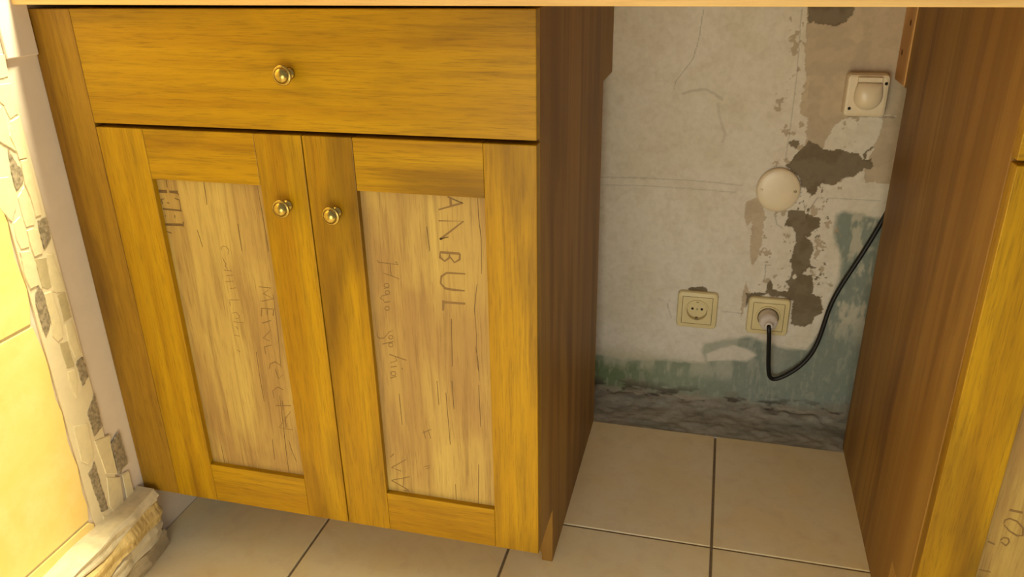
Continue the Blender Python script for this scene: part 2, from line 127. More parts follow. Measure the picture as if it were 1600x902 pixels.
def washed():
    t = NT('washed_print_wood')
    v = t.coords((1, 1, .05))
    fine = t.noise(v, 480, 4, .65, .2); grain = t.noise(v, 100, 4, .6, .7); wide = t.noise(v, 14, 3, .5, 1.5)
    soft = t.noise(t.coords((1, 1, .4)), 9, 3, .5, .8)
    col = t.mix(t.ramp(wide, [(.35, 0), (.65, 1)]), lin(180, 154, 86), lin(158, 129, 72))
    col = t.mix(t.math('MULTIPLY', t.ramp(soft, [(.42, 0), (.62, 1)]), .65), col, lin(142, 108, 66))
    col = t.mix(t.math('MULTIPLY', t.ramp(grain, [(.48, 0), (.68, 1)]), .45), col, lin(112, 82, 50))
    col = t.mix(t.math('MULTIPLY', t.ramp(fine, [(.52, 0), (.75, 1)]), .45), col, lin(96, 68, 40))
    crk = t.ramp(t.noise(t.coords((1, 1, .03)), 95, 1, .4, .5), [(.775, 0), (.80, 1)])
    col = t.mix(t.math('MULTIPLY', crk, .4), col, lin(92, 62, 34))
    t.bump(t.math('ADD', fine, grain), .15, .0006)
    return t.fin(col, .55, Specular_IOR_Level=.25)
M['washed'] = washed()

def plain(name, col, rough=.5, var=.0, scale=60, bump=0, **kw):
    t = NT(name); v = t.coords(rnd=False)
    n = t.noise(v, scale, 4, .6)
    c2 = tuple(c*(1-var) for c in col[:3])+(1,)
    c = t.mix(t.ramp(n, [(.35, 0), (.65, 1)]), col, c2)
    if bump: t.bump(n, bump, .001)
    return t.fin(c, rough, **kw)
M['ink'] = plain('faded_print_ink', lin(122, 92, 48), .7, .12, 300)
M['ink_dark'] = plain('faded_dark_print_ink', lin(98, 72, 36), .7, .12, 300)
M['pencil'] = plain('faint_script_ink', lin(132, 100, 56), .7, .12, 300)
M['crack'] = plain('dark_wood_crack', lin(86, 60, 30), .8)  # dark brown for the crack lines in the door panels
M['brass'] = plain('aged_brass', lin(178, 154, 86), .26, .25, 300, Metallic=1.0)
M['brass_dark'] = plain('tarnished_brass', lin(122, 92, 48), .4, .3, 300, Metallic=1.0)
M['cream_plastic'] = plain('yellowed_cream_plastic', lin(222, 206, 158), .32, .05, 40)
M['white_plastic'] = plain('aged_white_plastic', lin(232, 216, 188), .3, .05, 40)
M['plug_plastic'] = plain('white_plug_plastic', lin(232, 222, 214), .35, .04, 40)
M['groove'] = plain('dark_socket_gap', lin(92, 78, 50), .6)
M['hole'] = plain('black_hole', lin(26, 22, 18), .8)
M['metal'] = plain('dull_steel', lin(130, 118, 96), .4, .1, 200, Metallic=.8)
M['rubber'] = plain('black_cable_rubber', lin(18, 17, 19), .5, .1, 200)
M['plaster'] = plain('white_wall_plaster', lin(216, 200, 180), .85, .05, 30, .15)
M['mos_base'] = plain('mosaic_mortar', lin(220, 204, 166), .7, .06, 60, .2)
M['mos_cream'] = plain('cream_marble', lin(222, 206, 164), .45, .10, 70, .1)
M['mos_grey'] = plain('grey_beige_marble', lin(188, 172, 132), .45, .15, 90, .1)
M['mos_dark'] = plain('dark_veined_marble', lin(168, 152, 124), .5, .55, 190, .4)
M['grout'] = plain('grey_brown_grout', lin(136, 118, 92), .9, .25, 120, .3)
M['grout_pale'] = plain('pale_wall_grout', lin(206, 188, 140), .9, .1, 90, .2)
M['stone_top'] = plain('pale_ledge_stone', lin(212, 196, 162), .8, .22, 45, .6)
M['stone_ochre'] = plain('ochre_ledge_stone', lin(206, 178, 116), .8, .25, 30, .5)
M['stone_grey'] = plain('grey_ledge_stone', lin(180, 160, 124), .85, .25, 40, .6)

def tile_mat(name, a, b, c, rough=.35):
    t = NT(name); v = t.coords(rnd=False)
    n1 = t.noise(v, 9, 5, .6, .4); n2 = t.noise(v, 26, 5, .65, .3); n3 = t.noise(v, 260, 3, .6)
    col = t.mix(t.ramp(n1, [(.38, 0), (.64, 1)]), a, b)
    col = t.mix(t.math('MULTIPLY', t.ramp(n2, [(.48, 0), (.70, 1)]), .55), col, c)
    col = t.mix(t.math('MULTIPLY', t.ramp(n3, [(.55, 0), (.75, 1)]), .22), col, c)
    t.bump(n2, .05, .001)
    return t.fin(col, rough)
M['floor_tile'] = tile_mat('beige_floor_tile', lin(234, 219, 184), lin(232, 212, 166), lin(220, 198, 160), .38)
M['wall_tile'] = tile_mat('yellow_wall_tile', lin(238, 212, 140), lin(236, 204, 118), lin(228, 196, 112), .3)

def painted_wall():
    t = NT('peeling_painted_plaster')
    a = t.n('ShaderNodeVertexColor'); a.layer_name = 'paint'
    v = t.coords(rnd=False)
    n = t.noise(v, 90, 5, .65); n2 = t.noise(v, 500, 2, .6)
    col = t.mix(t.math('MULTIPLY', t.ramp(n, [(.4, 0), (.7, 1)]), .35), a.outputs[0], t.mix(1.0, a.outputs[0], (.72, .70, .66, 1), 'MULTIPLY'))
    t.bump(t.math('ADD', n, t.math('MULTIPLY', n2, .3)), .25, .001)
    return t.fin(col, .82)
M['painted'] = painted_wall()

# ---------------------------------------------------------------- mesh helpers
def link(name, bm, mats, parent=None, smooth=False, bevel=0, seg=2, angle=40):
    me = bpy.data.meshes.new(name); bmesh.ops.recalc_face_normals(bm, faces=bm.faces[:]); bm.to_mesh(me); bm.free()
    for mm in (mats if isinstance(mats, (list, tuple)) else [mats]): me.materials.append(mm)
    o = bpy.data.objects.new(name, me); COL.objects.link(o)
    if smooth:
        for p in me.polygons: p.use_smooth = True
    if parent is not None: o.parent = parent
    if bevel:
        b = o.modifiers.new('bevel', 'BEVEL'); b.width = bevel; b.segments = seg; b.limit_method = 'ANGLE'; b.angle_limit = math.radians(angle)
    return o
def empty(name, label, cat, loc=(0, 0, 0), group=None):
    o = bpy.data.objects.new(name, None); COL.objects.link(o); o.location = loc; o.empty_display_size = .05
    o['label'] = label; o['category'] = cat
    if group: o['group'] = group
    return o
def tag(o, label, cat, group=None):
    o['label'] = label; o['category'] = cat
    if group: o['group'] = group
    return o
def box(bm, a, b, mi=0):
    x0, y0, z0 = a; x1, y1, z1 = b
    vs = [bm.verts.new(p) for p in ((x0,y0,z0),(x1,y0,z0),(x1,y1,z0),(x0,y1,z0),(x0,y0,z1),(x1,y0,z1),(x1,y1,z1),(x0,y1,z1))]
    for f in ((0,3,2,1),(4,5,6,7),(0,1,5,4),(1,2,6,5),(2,3,7,6),(3,0,4,7)):
        bm.faces.new([vs[i] for i in f]).material_index = mi
def boxes(*bb):
    bm = bmesh.new()
    for a, b in bb: box(bm, a, b)
    return bm
def prism(bm, pts, axis, a, b, mi=0, inset=0):
    """closed outline in the two other axes, extruded along axis from a to b"""
    def P(p, t):
        if axis == 0: return (t, p[0], p[1])
        if axis == 1: return (p[0], t, p[1])
        return (p[0], p[1], t)
    n = len(pts); cx = sum(p[0] for p in pts)/n; cz = sum(p[1] for p in pts)/n
    q = [(p[0]+(cx-p[0])*inset, p[1]+(cz-p[1])*inset) for p in pts]
    A = [bm.verts.new(P(p, a)) for p in pts]; B = [bm.verts.new(P(p, b)) for p in q]
    bm.faces.new(A).material_index = mi; bm.faces.new(B[::-1]).material_index = mi
    for i in range(n):
        j = (i+1) % n; bm.faces.new((A[i], A[j], B[j], B[i])).material_index = mi
def lathe(bm, prof, c, axis='y', n=48, mod=None, mi=0, scale=(1, 1)):
    """prof = [(radius, distance out of the wall or door)], out = -y"""
    rings = []
    for k, (r, d) in enumerate(prof):
        ring = []
        for i in range(n):
            a = 2*math.pi*i/n; rr = r*(1+(mod(k, i) if mod else 0))
            ring.append(bm.verts.new((c[0]+rr*math.cos(a)*scale[0], c[1]-d, c[2]+rr*math.sin(a)*scale[1])))
        rings.append(ring)
    for a, b in zip(rings, rings[1:]):
        for i in range(n):
            bm.faces.new((a[i], a[(i+1) % n], b[(i+1) % n], b[i])).material_index = mi
    bm.faces.new(rings[0]).material_index = mi; bm.faces.new(rings[-1][::-1]).material_index = mi
def rrect(cx, cz, w, h, r, n=6):
    out = []
    for sx, sz, a0 in ((1, 1, 0), (-1, 1, 90), (-1, -1, 180), (1, -1, 270)):
        for i in range(n+1):
            a = math.radians(a0+90*i/n)
            out.append((cx+sx*(w/2-r)+r*math.cos(a), cz+sz*(h/2-r)+r*math.sin(a)))
    return out
def clusters(items, gap):
    grp = []
    for it in items:
        bb = [min(p[0] for p in it[0])-gap/2, max(p[0] for p in it[0])+gap/2, min(p[1] for p in it[0])-gap/2, max(p[1] for p in it[0])+gap/2]
        hit = [g for g in grp if not (g[0][1] < bb[0] or g[0][0] > bb[1] or g[0][3] < bb[2] or g[0][2] > bb[3])]
        new = [bb, [it]]
        for g in hit:
            new[0] = [min(new[0][0], g[0][0]), max(new[0][1], g[0][1]), min(new[0][2], g[0][2]), max(new[0][3], g[0][3])]; new[1] = g[1]+new[1]; grp.remove(g)
        grp.append(new)
    return [g[1] for g in grp]
def all_strokes(name, items, y, mat, parent, gap):
    for g in clusters(items, gap): strokes(name, g, y, mat, parent)
def strokes(name, items, y, mat, parent):
    """thin ink lines lying on a board that faces -y"""
    bm = bmesh.new(); th = .0003
    rnd = random.Random(len(items)*7+3)
    for k, (pl, w) in enumerate(items):
        P = [Vector((p[0], p[1])) for p in pl]
        y1 = y-th-k*.00001
        L, R = [], []
        for i, p in enumerate(P):
            d = (P[min(i+1, len(P)-1)]-P[max(i-1, 0)])
            if d.length < 1e-6: d = Vector((1, 0))
            d.normalize(); nrm = Vector((-d.y, d.x)); ww = w*.5*(.75+.5*rnd.random())
            if len(P) > 2 and i in (0, len(P)-1): ww *= .6
            L.append(p+nrm*ww); R.append(p-nrm*ww)
        fr = [[bm.verts.new((q.x, yy, q.y)) for q in S] for S in (L, R) for yy in (y1, y+.0001)]
        Lf, Lb, Rf, Rb = fr
        for i in range(len(P)-1):
            for a, b in ((Lf, Rf), (Rf, Rb), (Rb, Lb), (Lb, Lf)):
                bm.faces.new((a[i], a[i+1], b[i+1], b[i]))
        bm.faces.new((Lf[0], Rf[0], Rb[0], Lb[0])); bm.faces.new((Lf[-1], Rf[-1], Rb[-1], Lb[-1]))
    return link(name, bm, mat, parent)
def structure(o):
    o['kind'] = 'structure'; return o

# numpy value noise for the painted wall
def vnoise(x, z, s, seed):
    rs = np.random.RandomState(seed); g = rs.rand(256, 256)
    X = x*s+1000.37; Z = z*s+1000.71; xi = np.floor(X).astype(int); zi = np.floor(Z).astype(int)
    fx = X-xi; fz = Z-zi; fx = fx*fx*(3-2*fx); fz = fz*fz*(3-2*fz)
    G = lambda a, b: g[a % 256, b % 256]
    return (G(xi, zi)*(1-fx)+G(xi+1, zi)*fx)*(1-fz)+(G(xi, zi+1)*(1-fx)+G(xi+1, zi+1)*fx)*fz
def fbm(x, z, s, seed, o=4):
    t = 0; a = .5; n = 0
    for i in range(o): t = t+a*vnoise(x, z, s*2**i, seed+i); n += a; a *= .55
    return t/n
def inside(x, z, poly):
    r = np.zeros(x.shape, bool); n = len(poly)
    for i in range(n):
        x0, z0 = poly[i]; x1, z1 = poly[(i+1) % n]
        if z0 == z1: continue
        c = ((z0 > z) != (z1 > z)) & (x < (x1-x0)*(z-z0)/(z1-z0)+x0)
        r ^= c
    return r
def linedist(x, z, pl):
    d = np.full(x.shape, 9.)
    for (x0, z0), (x1, z1) in zip(pl, pl[1:]):
        dx, dz = x1-x0, z1-z0; L = dx*dx+dz*dz+1e-12
        t = np.clip(((x-x0)*dx+(z-z0)*dz)/L, 0, 1)
        d = np.minimum(d, np.hypot(x-x0-t*dx, z-z0-t*dz))
    return d
def sstep(a, b, v):
    t = np.clip((v-a)/(b-a), 0, 1); return t*t*(3-2*t)

XW = -.676          # left wall
YW = .630           # back wall
ZC = .866           # underside of the worktop

# ---------------------------------------------------------------- floor
TL, GX, GY, GR = .33, .2518, .1776, .0045
bm = bmesh.new()
nx0, nx1 = -3, 4; ny0, ny1 = -9, 1
for i in range(nx0, nx1):
    for j in range(ny0, ny1):
        x0 = GX+i*TL+GR/2; x1 = GX+(i+1)*TL-GR/2; y0 = GY+j*TL+GR/2; y1 = GY+(j+1)*TL-GR/2
        if j == ny1-1: y1 += .006
        x0 = max(x0, XW+.001)
        if x1 > x0: box(bm, (x0, y0, -.008), (x1, y1, 0))
floor = structure(link('floor', bm, M['floor_tile'], bevel=.0012, seg=2))
bm = bmesh.new(); box(bm, (XW-.0005, GY+ny0*TL, -.03), (GX+nx1*TL, .5092, -.0022)); 
grout = link('grout', bm, M['grout'], floor)

# bare screed between the last tile row and the wall: rough, crumbly strip
def concrete():
    t = NT('damp_bare_screed'); v = t.coords((.35, 1, 1), rnd=False); v2 = t.coords((.7, 1, 1), rnd=False)
    n1 = t.noise(v, 22, 6, .68, .3); n2 = t.noise(v2, 95, 6, .72, .3); n3 = t.noise(v2, 420, 3, .7)
    col = t.mix(t.ramp(n1, [(.34, 0), (.66, 1)]), lin(180, 174, 164), lin(152, 148, 138))
    col = t.mix(t.math('MULTIPLY', t.ramp(n2, [(.48, 0), (.74, 1)]), .5), col, lin(112, 98, 84))
    col = t.mix(t.math('MULTIPLY', t.ramp(n1, [(.50, 0), (.70, 1)]), .35), col, lin(112, 128, 122))
    col = t.mix(t.math('MULTIPLY', t.ramp(n3, [(.55, 0), (.78, 1)]), .25), col, lin(186, 176, 162))
    t.bump(t.math('ADD', n2, n3), .35, .002)
    return t.fin(col, .9)
M['screed'] = concrete()
NXs, NYs = 330, 34
xs = np.linspace(XW, 1.3, NXs); ys = np.linspace(.5092, YW+.004, NYs)
X, Y = np.meshgrid(xs, ys, indexing='ij')
edge = .5092
Zs = -.001 + .010*(fbm(X, Y, 22, 5)-.5) + .006*(fbm(X, Y, 90, 9)-.5) + .020*sstep(.59, .635, Y)*fbm(X, Y, 35, 21)
Zs = np.minimum(Zs, -.0012+(Y-edge)*.25) 
bm = bmesh.new(); vv = [[bm.verts.new((float(X[i, j]), float(Y[i, j]), float(Zs[i, j]))) for j in range(NYs)] for i in range(NXs)]
for i in range(NXs-1):
    for j in range(NYs-1): bm.faces.new((vv[i][j], vv[i+1][j], vv[i+1][j+1], vv[i][j+1]))
structure(link('floor', bm, M['screed'], smooth=True))

# ---------------------------------------------------------------- back wall, peeling paint in layers
def grid_axis(a, b, c, d, fine, coarse):
    return np.concatenate([np.arange(a, b, coarse), np.arange(b, c, fine), np.arange(c, d+coarse, coarse)])
gx = grid_axis(XW, -.03, .56, 1.30, .0016, .03); gz = grid_axis(-.02, -.019, .88, 1.5, .0016, .04)
X, Z = np.meshgrid(gx, gz, indexing='ij')
wx = X+.0045*(fbm(X, Z, 60, 11)-.5)*2+.0018*(fbm(X, Z, 320, 31)-.5)*2
wz = Z+.0045*(fbm(X, Z, 60, 12)-.5)*2+.0018*(fbm(X, Z, 320, 32)-.5)*2
def C3(r, g, b): return np.array(lin(r, g, b)[:3])
base = C3(226, 219, 208)
colr = np.ones(X.shape+(3,))*base
hgt = np.zeros(X.shape)
def blend(mask, c, k=1.0):
    global colr
    mk = (mask*k)[..., None]; colr = colr*(1-mk)+np.asarray(c)*mk
n1 = fbm(X, Z, 8, 41); n2 = fbm(X, Z, 45, 51); n3 = fbm(X, Z, 160, 61)
blend(sstep(.45, .7, n1), C3(214, 206, 184), .5)
blend(sstep(.52, .62, n2), C3(208, 196, 178), .25)
hgt += (n1-.5)*.001
# teal old paint showing through at the bottom and right
def feather(polys, amp, n=8, sc=45):
    acc = np.zeros(X.shape)
    for k in range(n):
        ax = X+amp*(fbm(X, Z, sc, 300+k*7)-.5)*2.2+amp*.5*math.cos(k*2.4); az = Z+amp*(fbm(X, Z*.6, sc, 400+k*7)-.5)*2.2+amp*.5*math.sin(k*2.4)
        r_ = np.zeros(X.shape, bool)
        for p in polys: r_ |= inside(ax, az, p)
        acc += r_
    return acc/n
teal = feather(DATA['teal'], .0065, 12, 70); hole = feather(DATA['bulge'], .004)
fad = sstep(.40, .60, fbm(X, Z*.25, 40, 71))
tealc = (C3(140, 150, 128)[None, None]*(1-sstep(.15, .35, X))[..., None]+C3(136, 146, 138)[None, None]*sstep(.15, .35, X)[..., None])
g = sstep(.16, .02, X)*sstep(.09, .07, Z)
tealc = tealc*(1-g[..., None])+C3(112, 128, 92)*g[..., None]
soft = sstep(.055, .085, Z)*sstep(.42, .30, X)
mk = teal*(1-.35*fad*soft)*(1-.85*hole)
blend(mk, tealc); hgt -= .0005*mk
blend(sstep(.135, .085, Z)*(1-mk)*sstep(.3, .1, X), C3(176, 172, 140), .7)
# scuffed pale flecks on the teal
fl = mk*sstep(.54, .70, fbm(X, Z*.3, 150, 81)); blend(fl, C3(186, 184, 168), .30)
sc_ = mk*sstep(.15, .25, Z)*sstep(.46, .60, fbm(X, Z*.35, 60, 83)); blend(sc_, C3(204, 198, 182), .75)
# tan older coat
tan = np.zeros(X.shape, bool)
for p in DATA['tan']: tan |= inside(wx, wz, p)
blend(tan.astype(float), C3(196, 178, 154), .92); hgt[tan] -= .0006
blend(tan*sstep(.45, .6, n2), C3(184, 168, 148), .5)
wh = np.zeros(X.shape, bool)
for p in DATA['white2']: wh |= inside(wx, wz, p)
blend(wh*sstep(.38, .5, n2), C3(204, 188, 162), .8)
chips = (fbm(X, Z, 70, 91) > .66) & (X > .30) & (X < .45) & (Z > .25)
blend(chips*(~tan), C3(176, 158, 134), .8)
# bare dark mortar
dk = np.zeros(X.shape, bool); hl = np.zeros(X.shape, bool)
for p in DATA['dark']: dk |= inside(wx, wz, p)
for p in DATA['hole']: hl |= inside(wx, wz, p)
spk = (n3 > .72) & (linedist(X, Z, [(.375, .49), (.385, .36), (.395, .30)]) < .045) & (X > .36)
dk = (dk & ~hl) | spk
blend(dk.astype(float), C3(128, 116, 96)); blend(dk*sstep(.4, .65, n2), C3(114, 100, 78), .8); hgt[dk] -= .0020
# cracks, seams and rub marks
for pl, w, k in DATA['lines']:
    d = linedist(X+.0012*(n3-.5)*2, Z+.0012*(n3-.5)*2, pl)
    mkk = 1-sstep(w*.5, w*1.3, d); colr = colr*(1-mkk[..., None]*(1-k)); hgt -= .0004*mkk
# rising damp, mould and mortar crumbs at the foot of the wall
foot = sstep(.040, .010, Z+.03*(fbm(X, Z, 30, 101)-.5)*2)
blend(foot, C3(134, 120, 106), .8)
mould = sstep(.055, .015, Z)*sstep(.50, .62, fbm(X*.6, Z*1.6, 40, 111))
blend(mould, C3(66, 52, 42), .85)
blend(sstep(.03, .008, Z)*sstep(.5, .6, fbm(X*.5, Z*2, 60, 121)), C3(172, 158, 140), .6)
# crumbly relief along the foot of the wall
hgt += foot*.004*(fbm(X, Z, 60, 131))
nx, nz = X.shape
bm = bmesh.new()
me = bpy.data.meshes.new('wall_back')
co = np.stack([X, YW-hgt, Z], -1).reshape(-1, 3)
idx = np.arange(nx*nz).reshape(nx, nz)
q = np.stack([idx[:-1, :-1], idx[1:, :-1], idx[1:, 1:], idx[:-1, 1:]], -1).reshape(-1, 4)
bm.free()
# thickness: a closed slab behind the painted face
nv = len(co)
bx = [(XW, YW+.1, -.02), (float(gx[-1]), YW+.1, -.02), (float(gx[-1]), YW+.1, float(gz[-1])), (XW, YW+.1, float(gz[-1]))]
allco = np.vstack([co, np.array(bx)])
back = np.array([[nv+1, nv, nv+3, nv+2]])
side = [[idx[0, 0], idx[-1, 0], nv+1, nv], [idx[-1, 0], idx[-1, -1], nv+2, nv+1], [idx[-1, -1], idx[0, -1], nv+3, nv+2], [idx[0, -1], idx[0, 0], nv, nv+3]]
faces = np.vstack([q, back, np.array(side)[:, ::-1]])
me.vertices.add(len(allco)); me.vertices.foreach_set('co', allco.astype(np.float32).ravel())
me.loops.add(faces.size); me.loops.foreach_set('vertex_index', faces.astype(np.int32).ravel())
me.polygons.add(len(faces)); me.polygons.foreach_set('loop_start', (np.arange(len(faces))*4).astype(np.int32))
me.polygons.foreach_set('use_smooth', np.concatenate([np.ones(len(q), bool), np.zeros(5, bool)]))
me.update(calc_edges=True)
at = me.color_attributes.new('paint', 'FLOAT_COLOR', 'POINT')
ca = np.ones((len(allco), 4), np.float32); ca[:nv, :3] = np.clip(colr.reshape(-1, 3), 0, 1); ca[nv:, :3] = base
at.data.foreach_set('color', ca.ravel())
me.materials.append(M['painted']); me.validate()
wall_back = bpy.data.objects.new('wall_back', me); COL.objects.link(wall_back); structure(wall_back)

# ---------------------------------------------------------------- left wall: plaster, mosaic border, yellow tiles, ledge stone
YEND = GY+ny0*TL
wl = structure(link('wall_left', boxes(((XW-.1, YEND, -.02), (XW, YW+.1, 1.5))), M['plaster']))
bm = bmesh.new(); box(bm, (XW-.0002, -.072, .808), (XW+.007, -.0215, 1.5)); link('plaster_patch', bm, M['plaster'], wl, bevel=.0015)
bm = bmesh.new(); box(bm, (XW-.0002, -.132, .118), (XW+.0028, -.073, 1.5)); link('mosaic_mortar', bm, M['mos_base'], wl)
rnd = random.Random(4)
for kind, mat, h in (('cream', 'mos_cream', .0018), ('grey', 'mos_grey', .0014), ('dark', 'mos_dark', .0017)):
    bm = bmesh.new()
    for poly in DATA['mosaic'][kind]:
        # ragged natural-stone outline
        pts = []
        n = len(poly)
        for i in range(n):
            p0, p1 = poly[i], poly[(i+1) % n]
            k = max(1, int(math.hypot(p1[0]-p0[0], p1[1]-p0[1])/.004))
            for s in range(k):
                t = s/k; a = {'dark': .0009, 'grey': .0005, 'cream': .0004}[kind]
                pts.append((p0[0]+(p1[0]-p0[0])*t+rnd.uniform(-a, a), p0[1]+(p1[1]-p0[1])*t+rnd.uniform(-a, a)))
        hh = h+rnd.uniform(-.0003, .0005)
        prism(bm, pts, 0, XW+.0024, XW+.0022+hh, inset=.05)
    link('mosaic_'+{'cream': 'cream_stone', 'grey': 'grey_stone', 'dark': 'dark_stone'}[kind], bm, M[mat], wl)
# large yellow tiles, 33 cm high, soft-edged
bm = bmesh.new()
zj = [.1375-.33, .1375, .4690, .8010, 1.133, 1.46]
yj = [-.134-.33*i for i in range(9)]
rr = random.Random(8)
for a, b in zip(zj, zj[1:]):
    for k, (c, d) in enumerate(zip(yj, yj[1:])):
        z0 = max(a, -.0)+.0022; z1 = b-.0022
        y1 = c-.0022; y0 = d+.0022
        if k == 0:
            nn = 14; pts = [(y0, z0), ]
            pts += [(y1+.0016*math.sin(i*1.7+a*9)+rr.uniform(-.0008, .0008)+(.006 if i in (0, nn) else 0)*-1, z0+(z1-z0)*i/nn) for i in range(nn+1)]
            pts += [(y0, z1)]
        else: pts = [(y0, z0), (y1, z0), (y1, z1), (y0, z1)]
        prism(bm, pts, 0, XW-.0002, XW+.0040)
wt = link('wall_tile', bm, M['wall_tile'], wl, bevel=.0012, seg=3)
bm = bmesh.new(); box(bm, (XW-.0002, YEND+.01, .0), (XW+.0022, -.142, 1.46)); link('wall_grout', bm, M['grout_pale'], wl)

# stacked ledge stone along the foot of the tiled wall
led = bpy.data.objects.new('trim_1', None); COL.objects.link(led); led.location = (XW, -.03, 0); structure(led)
def ledge(z0, z1, xo, y0, y1, mat, seed, wob=.005, slope=0.0):
    n = 46; m_ = 9; rs = random.Random(seed)
    ph = [rs.uniform(0, 6) for _ in range(6)]
    bm = bmesh.new(); rows = []
    for i in range(n+1):
        y = y0+(y1-y0)*i/n
        ou = xo+slope*(y1-y)+wob*(math.sin(y*31+ph[0])*.6+math.sin(y*83+ph[1])*.35)+rs.uniform(-.0005, .0005)
        zt = z1+.0025*math.sin(y*40+ph[2]); zb = z0+.0025*math.sin(y*36+ph[3])
        if i == n: ou -= .003
        sec = [(XW-.0005, zb), (ou-.004, zb+.001)]
        for k in range(1, m_): 
            t = k/m_; sec.append((ou+.0022*math.sin(t*9+ph[4]+y*22)+rs.uniform(-.0004, .0004)-.003*abs(t-.5)*2, zb+(zt-zb)*t))
        sec += [(ou-.005, zt), ((XW+ou)/2, zt+rs.uniform(-.0008, .0008)), (XW-.0005, zt)]
        rows.append([bm.verts.new((p[0]-led.location[0], y-led.location[1], p[1])) for p in sec])
    K = len(rows[0])
    for a, b in zip(rows, rows[1:]):
        for k in range(K): bm.faces.new((a[k], b[k], b[(k+1) % K], a[(k+1) % K]))
    bm.faces.new(rows[0]); bm.faces.new(rows[-1][::-1])
    link('ledge_stone', bm, M[mat], led, smooth=False)
ledge(.096, .120, -.636, -.95, -.034, 'stone_top', 3, .004, .03)
ledge(.062, .098, -.641, -.21, -.030, 'stone_ochre', 5, .005, .11)
ledge(.062, .097, -.628, -.95, -.206, 'stone_ochre', 15, .005, .03)
ledge(.030, .064, -.642, -.95, -.032, 'stone_top', 7, .004, .09)
ledge(-.002, .032, -.644, -.95, -.026, 'stone_grey', 9, .005, .14)

# ---------------------------------------------------------------- base cabinets
def knob(parent, x, z, yb):
    bm = bmesh.new(); c = (x, yb, z)
    prof = [(.0075, -.0008), (.0078, .0012), (.0066, .0028), (.0042, .0045), (.0036, .0085), (.0044, .0120), (.0082, .0140), (.0112, .0150),
            (.0120, .0160), (.0123, .0172), (.0119, .0184), (.0106, .0190), (.0101, .0188), (.0097, .0196), (.0088, .0214), (.0072, .0232), (.0050, .0245), (.0025, .0252), (.0004, .0254)]
    def mod(k, i): return (.025 if i % 2 else -.02) if k in (8, 9, 10) else 0
    lathe(bm, prof, c, n=72, mod=mod)
    return link('knob', bm, M['brass'], parent, smooth=True)

def door(parent, x0, x1, z0, z1, sl, sr, hb, ht, kx, kz, marks, cracks):
    yf, yb = -.020, -.0005
    d = bpy.data.objects.new('door', None); COL.objects.link(d); d.parent = parent; d.empty_display_size = .05
    px0, px1, pz0, pz1 = x0+sl, x1-sr, z0+hb, z1-ht
    link('stile', boxes(((x0, yf, z0), (px0-.0002, yb, z1))), M['honey_v'], d, bevel=.0010)
    link('stile', boxes(((px1+.0002, yf, z0), (x1, yb, z1))), M['honey_v'], d, bevel=.0010)
    link('rail', boxes(((px0, yf+.0002, pz1), (px1, yb, z1))), M['honey_h'], d, bevel=.0010)
    link('rail', boxes(((px0, yf+.0002, z0), (px1, yb, pz0))), M['honey_h'], d, bevel=.0010)
    link('panel', boxes(((px0-.006, -.0110, pz0-.006), (px1+.006, -.0030, pz1+.006))), M['washed'], d)
    for nm, key, mat in marks:
        all_strokes(nm, DATA['strokes'][key], -.0110, M[mat], d, .004)
    if cracks: all_strokes('crack', DATA['strokes'][cracks], -.0110, M['crack'], d, 0)
    knob(d, kx, kz, yf)
    return d

def side_panel(name, parent, x0, x1, yb, ytop, sz, toe=.083):
    bm = bmesh.new()
    prism(bm, [(.0, .107), (toe, .107), (toe, .0), (yb, .0), (yb, sz), (ytop, sz), (ytop, ZC-.001), (.0, ZC-.001)], 0, x0, x1)
    return link(name, bm, M['side'], parent, bevel=.0008)

def cabinet(xl, xr, yb, label, group, toe=None):
    """doors and drawer fronts overlay the carcass; front of the carcass is y = 0"""
    root = empty('base_cabinet', label, 'cabinet', (0, 0, 0), group)
    side_panel('side_panel', root, xr-.018, xr, yb, YW-.002, .706)
    side_panel('side_panel', root, xl, xl+.018, yb, YW-.002, .702, toe if toe else .083)
    link('bottom_panel', boxes(((xl+.018, .002, .107), (xr-.018, yb, .123))), M['inner'], root)
    link('back_panel', boxes(((xl+.018, yb-.010, .123), (xr-.018, yb-.004, ZC-.003))), M['inner'], root)
    link('front_rail', boxes(((xl+.018, .001, .690), (xr-.018, .021, .745))), M['inner'], root)
    link('front_post', boxes((((xl+xr)/2-.02, .0012, .123), ((xl+xr)/2+.02, .0208, .690))), M['inner'], root)
    link('plinth', boxes(((xl+.0185, .102 if toe else .085, .0), (xr-.0185, .118 if toe else .101, .107))), M['side'], root)
    dr = bpy.data.objects.new('drawer', None); COL.objects.link(dr); dr.parent = root; dr.empty_display_size = .05
    link('drawer_front', boxes(((xl+.0, -.020, .7200), (xr-.0, -.0005, ZC-.0012))), M['honey_h'], dr, bevel=.0010)
    return root, dr

left = None
rootL, drL = cabinet(-.6085, 0.0, .514, 'honey-stained wooden base cabinet with one wide drawer over two doors, beside the tiled wall', 'matching base cabinets under the worktop', .13)
knob(drL, -.3085, .7905, -.020)
door(rootL, -.6080, -.3040, .107, .7145, .072, .067, .0705, .0685, -.3352, .6215, (('stencil_print', 'left_print', 'ink_dark'), ('printed_capitals', 'left_caps', 'ink'), ('printed_script', 'left_script', 'pencil')), 'left_crack')
door(rootL, -.3025, .0, .107, .7145, .0685, .0655, .0680, .0680, -.2655, .6165, (('printed_capitals', 'right_caps', 'ink'), ('printed_script', 'right_script', 'ink'), ('printed_capitals', 'right_low', 'ink')), 'right_crack')
link('filler_strip', boxes(((XW+.0006, -.0195, .107), (-.6090, .0, ZC-.0015)), ((XW+.0006, .0, .107), (XW+.02, .012, ZC-.0015))), M['stile'], rootL, bevel=.0008)

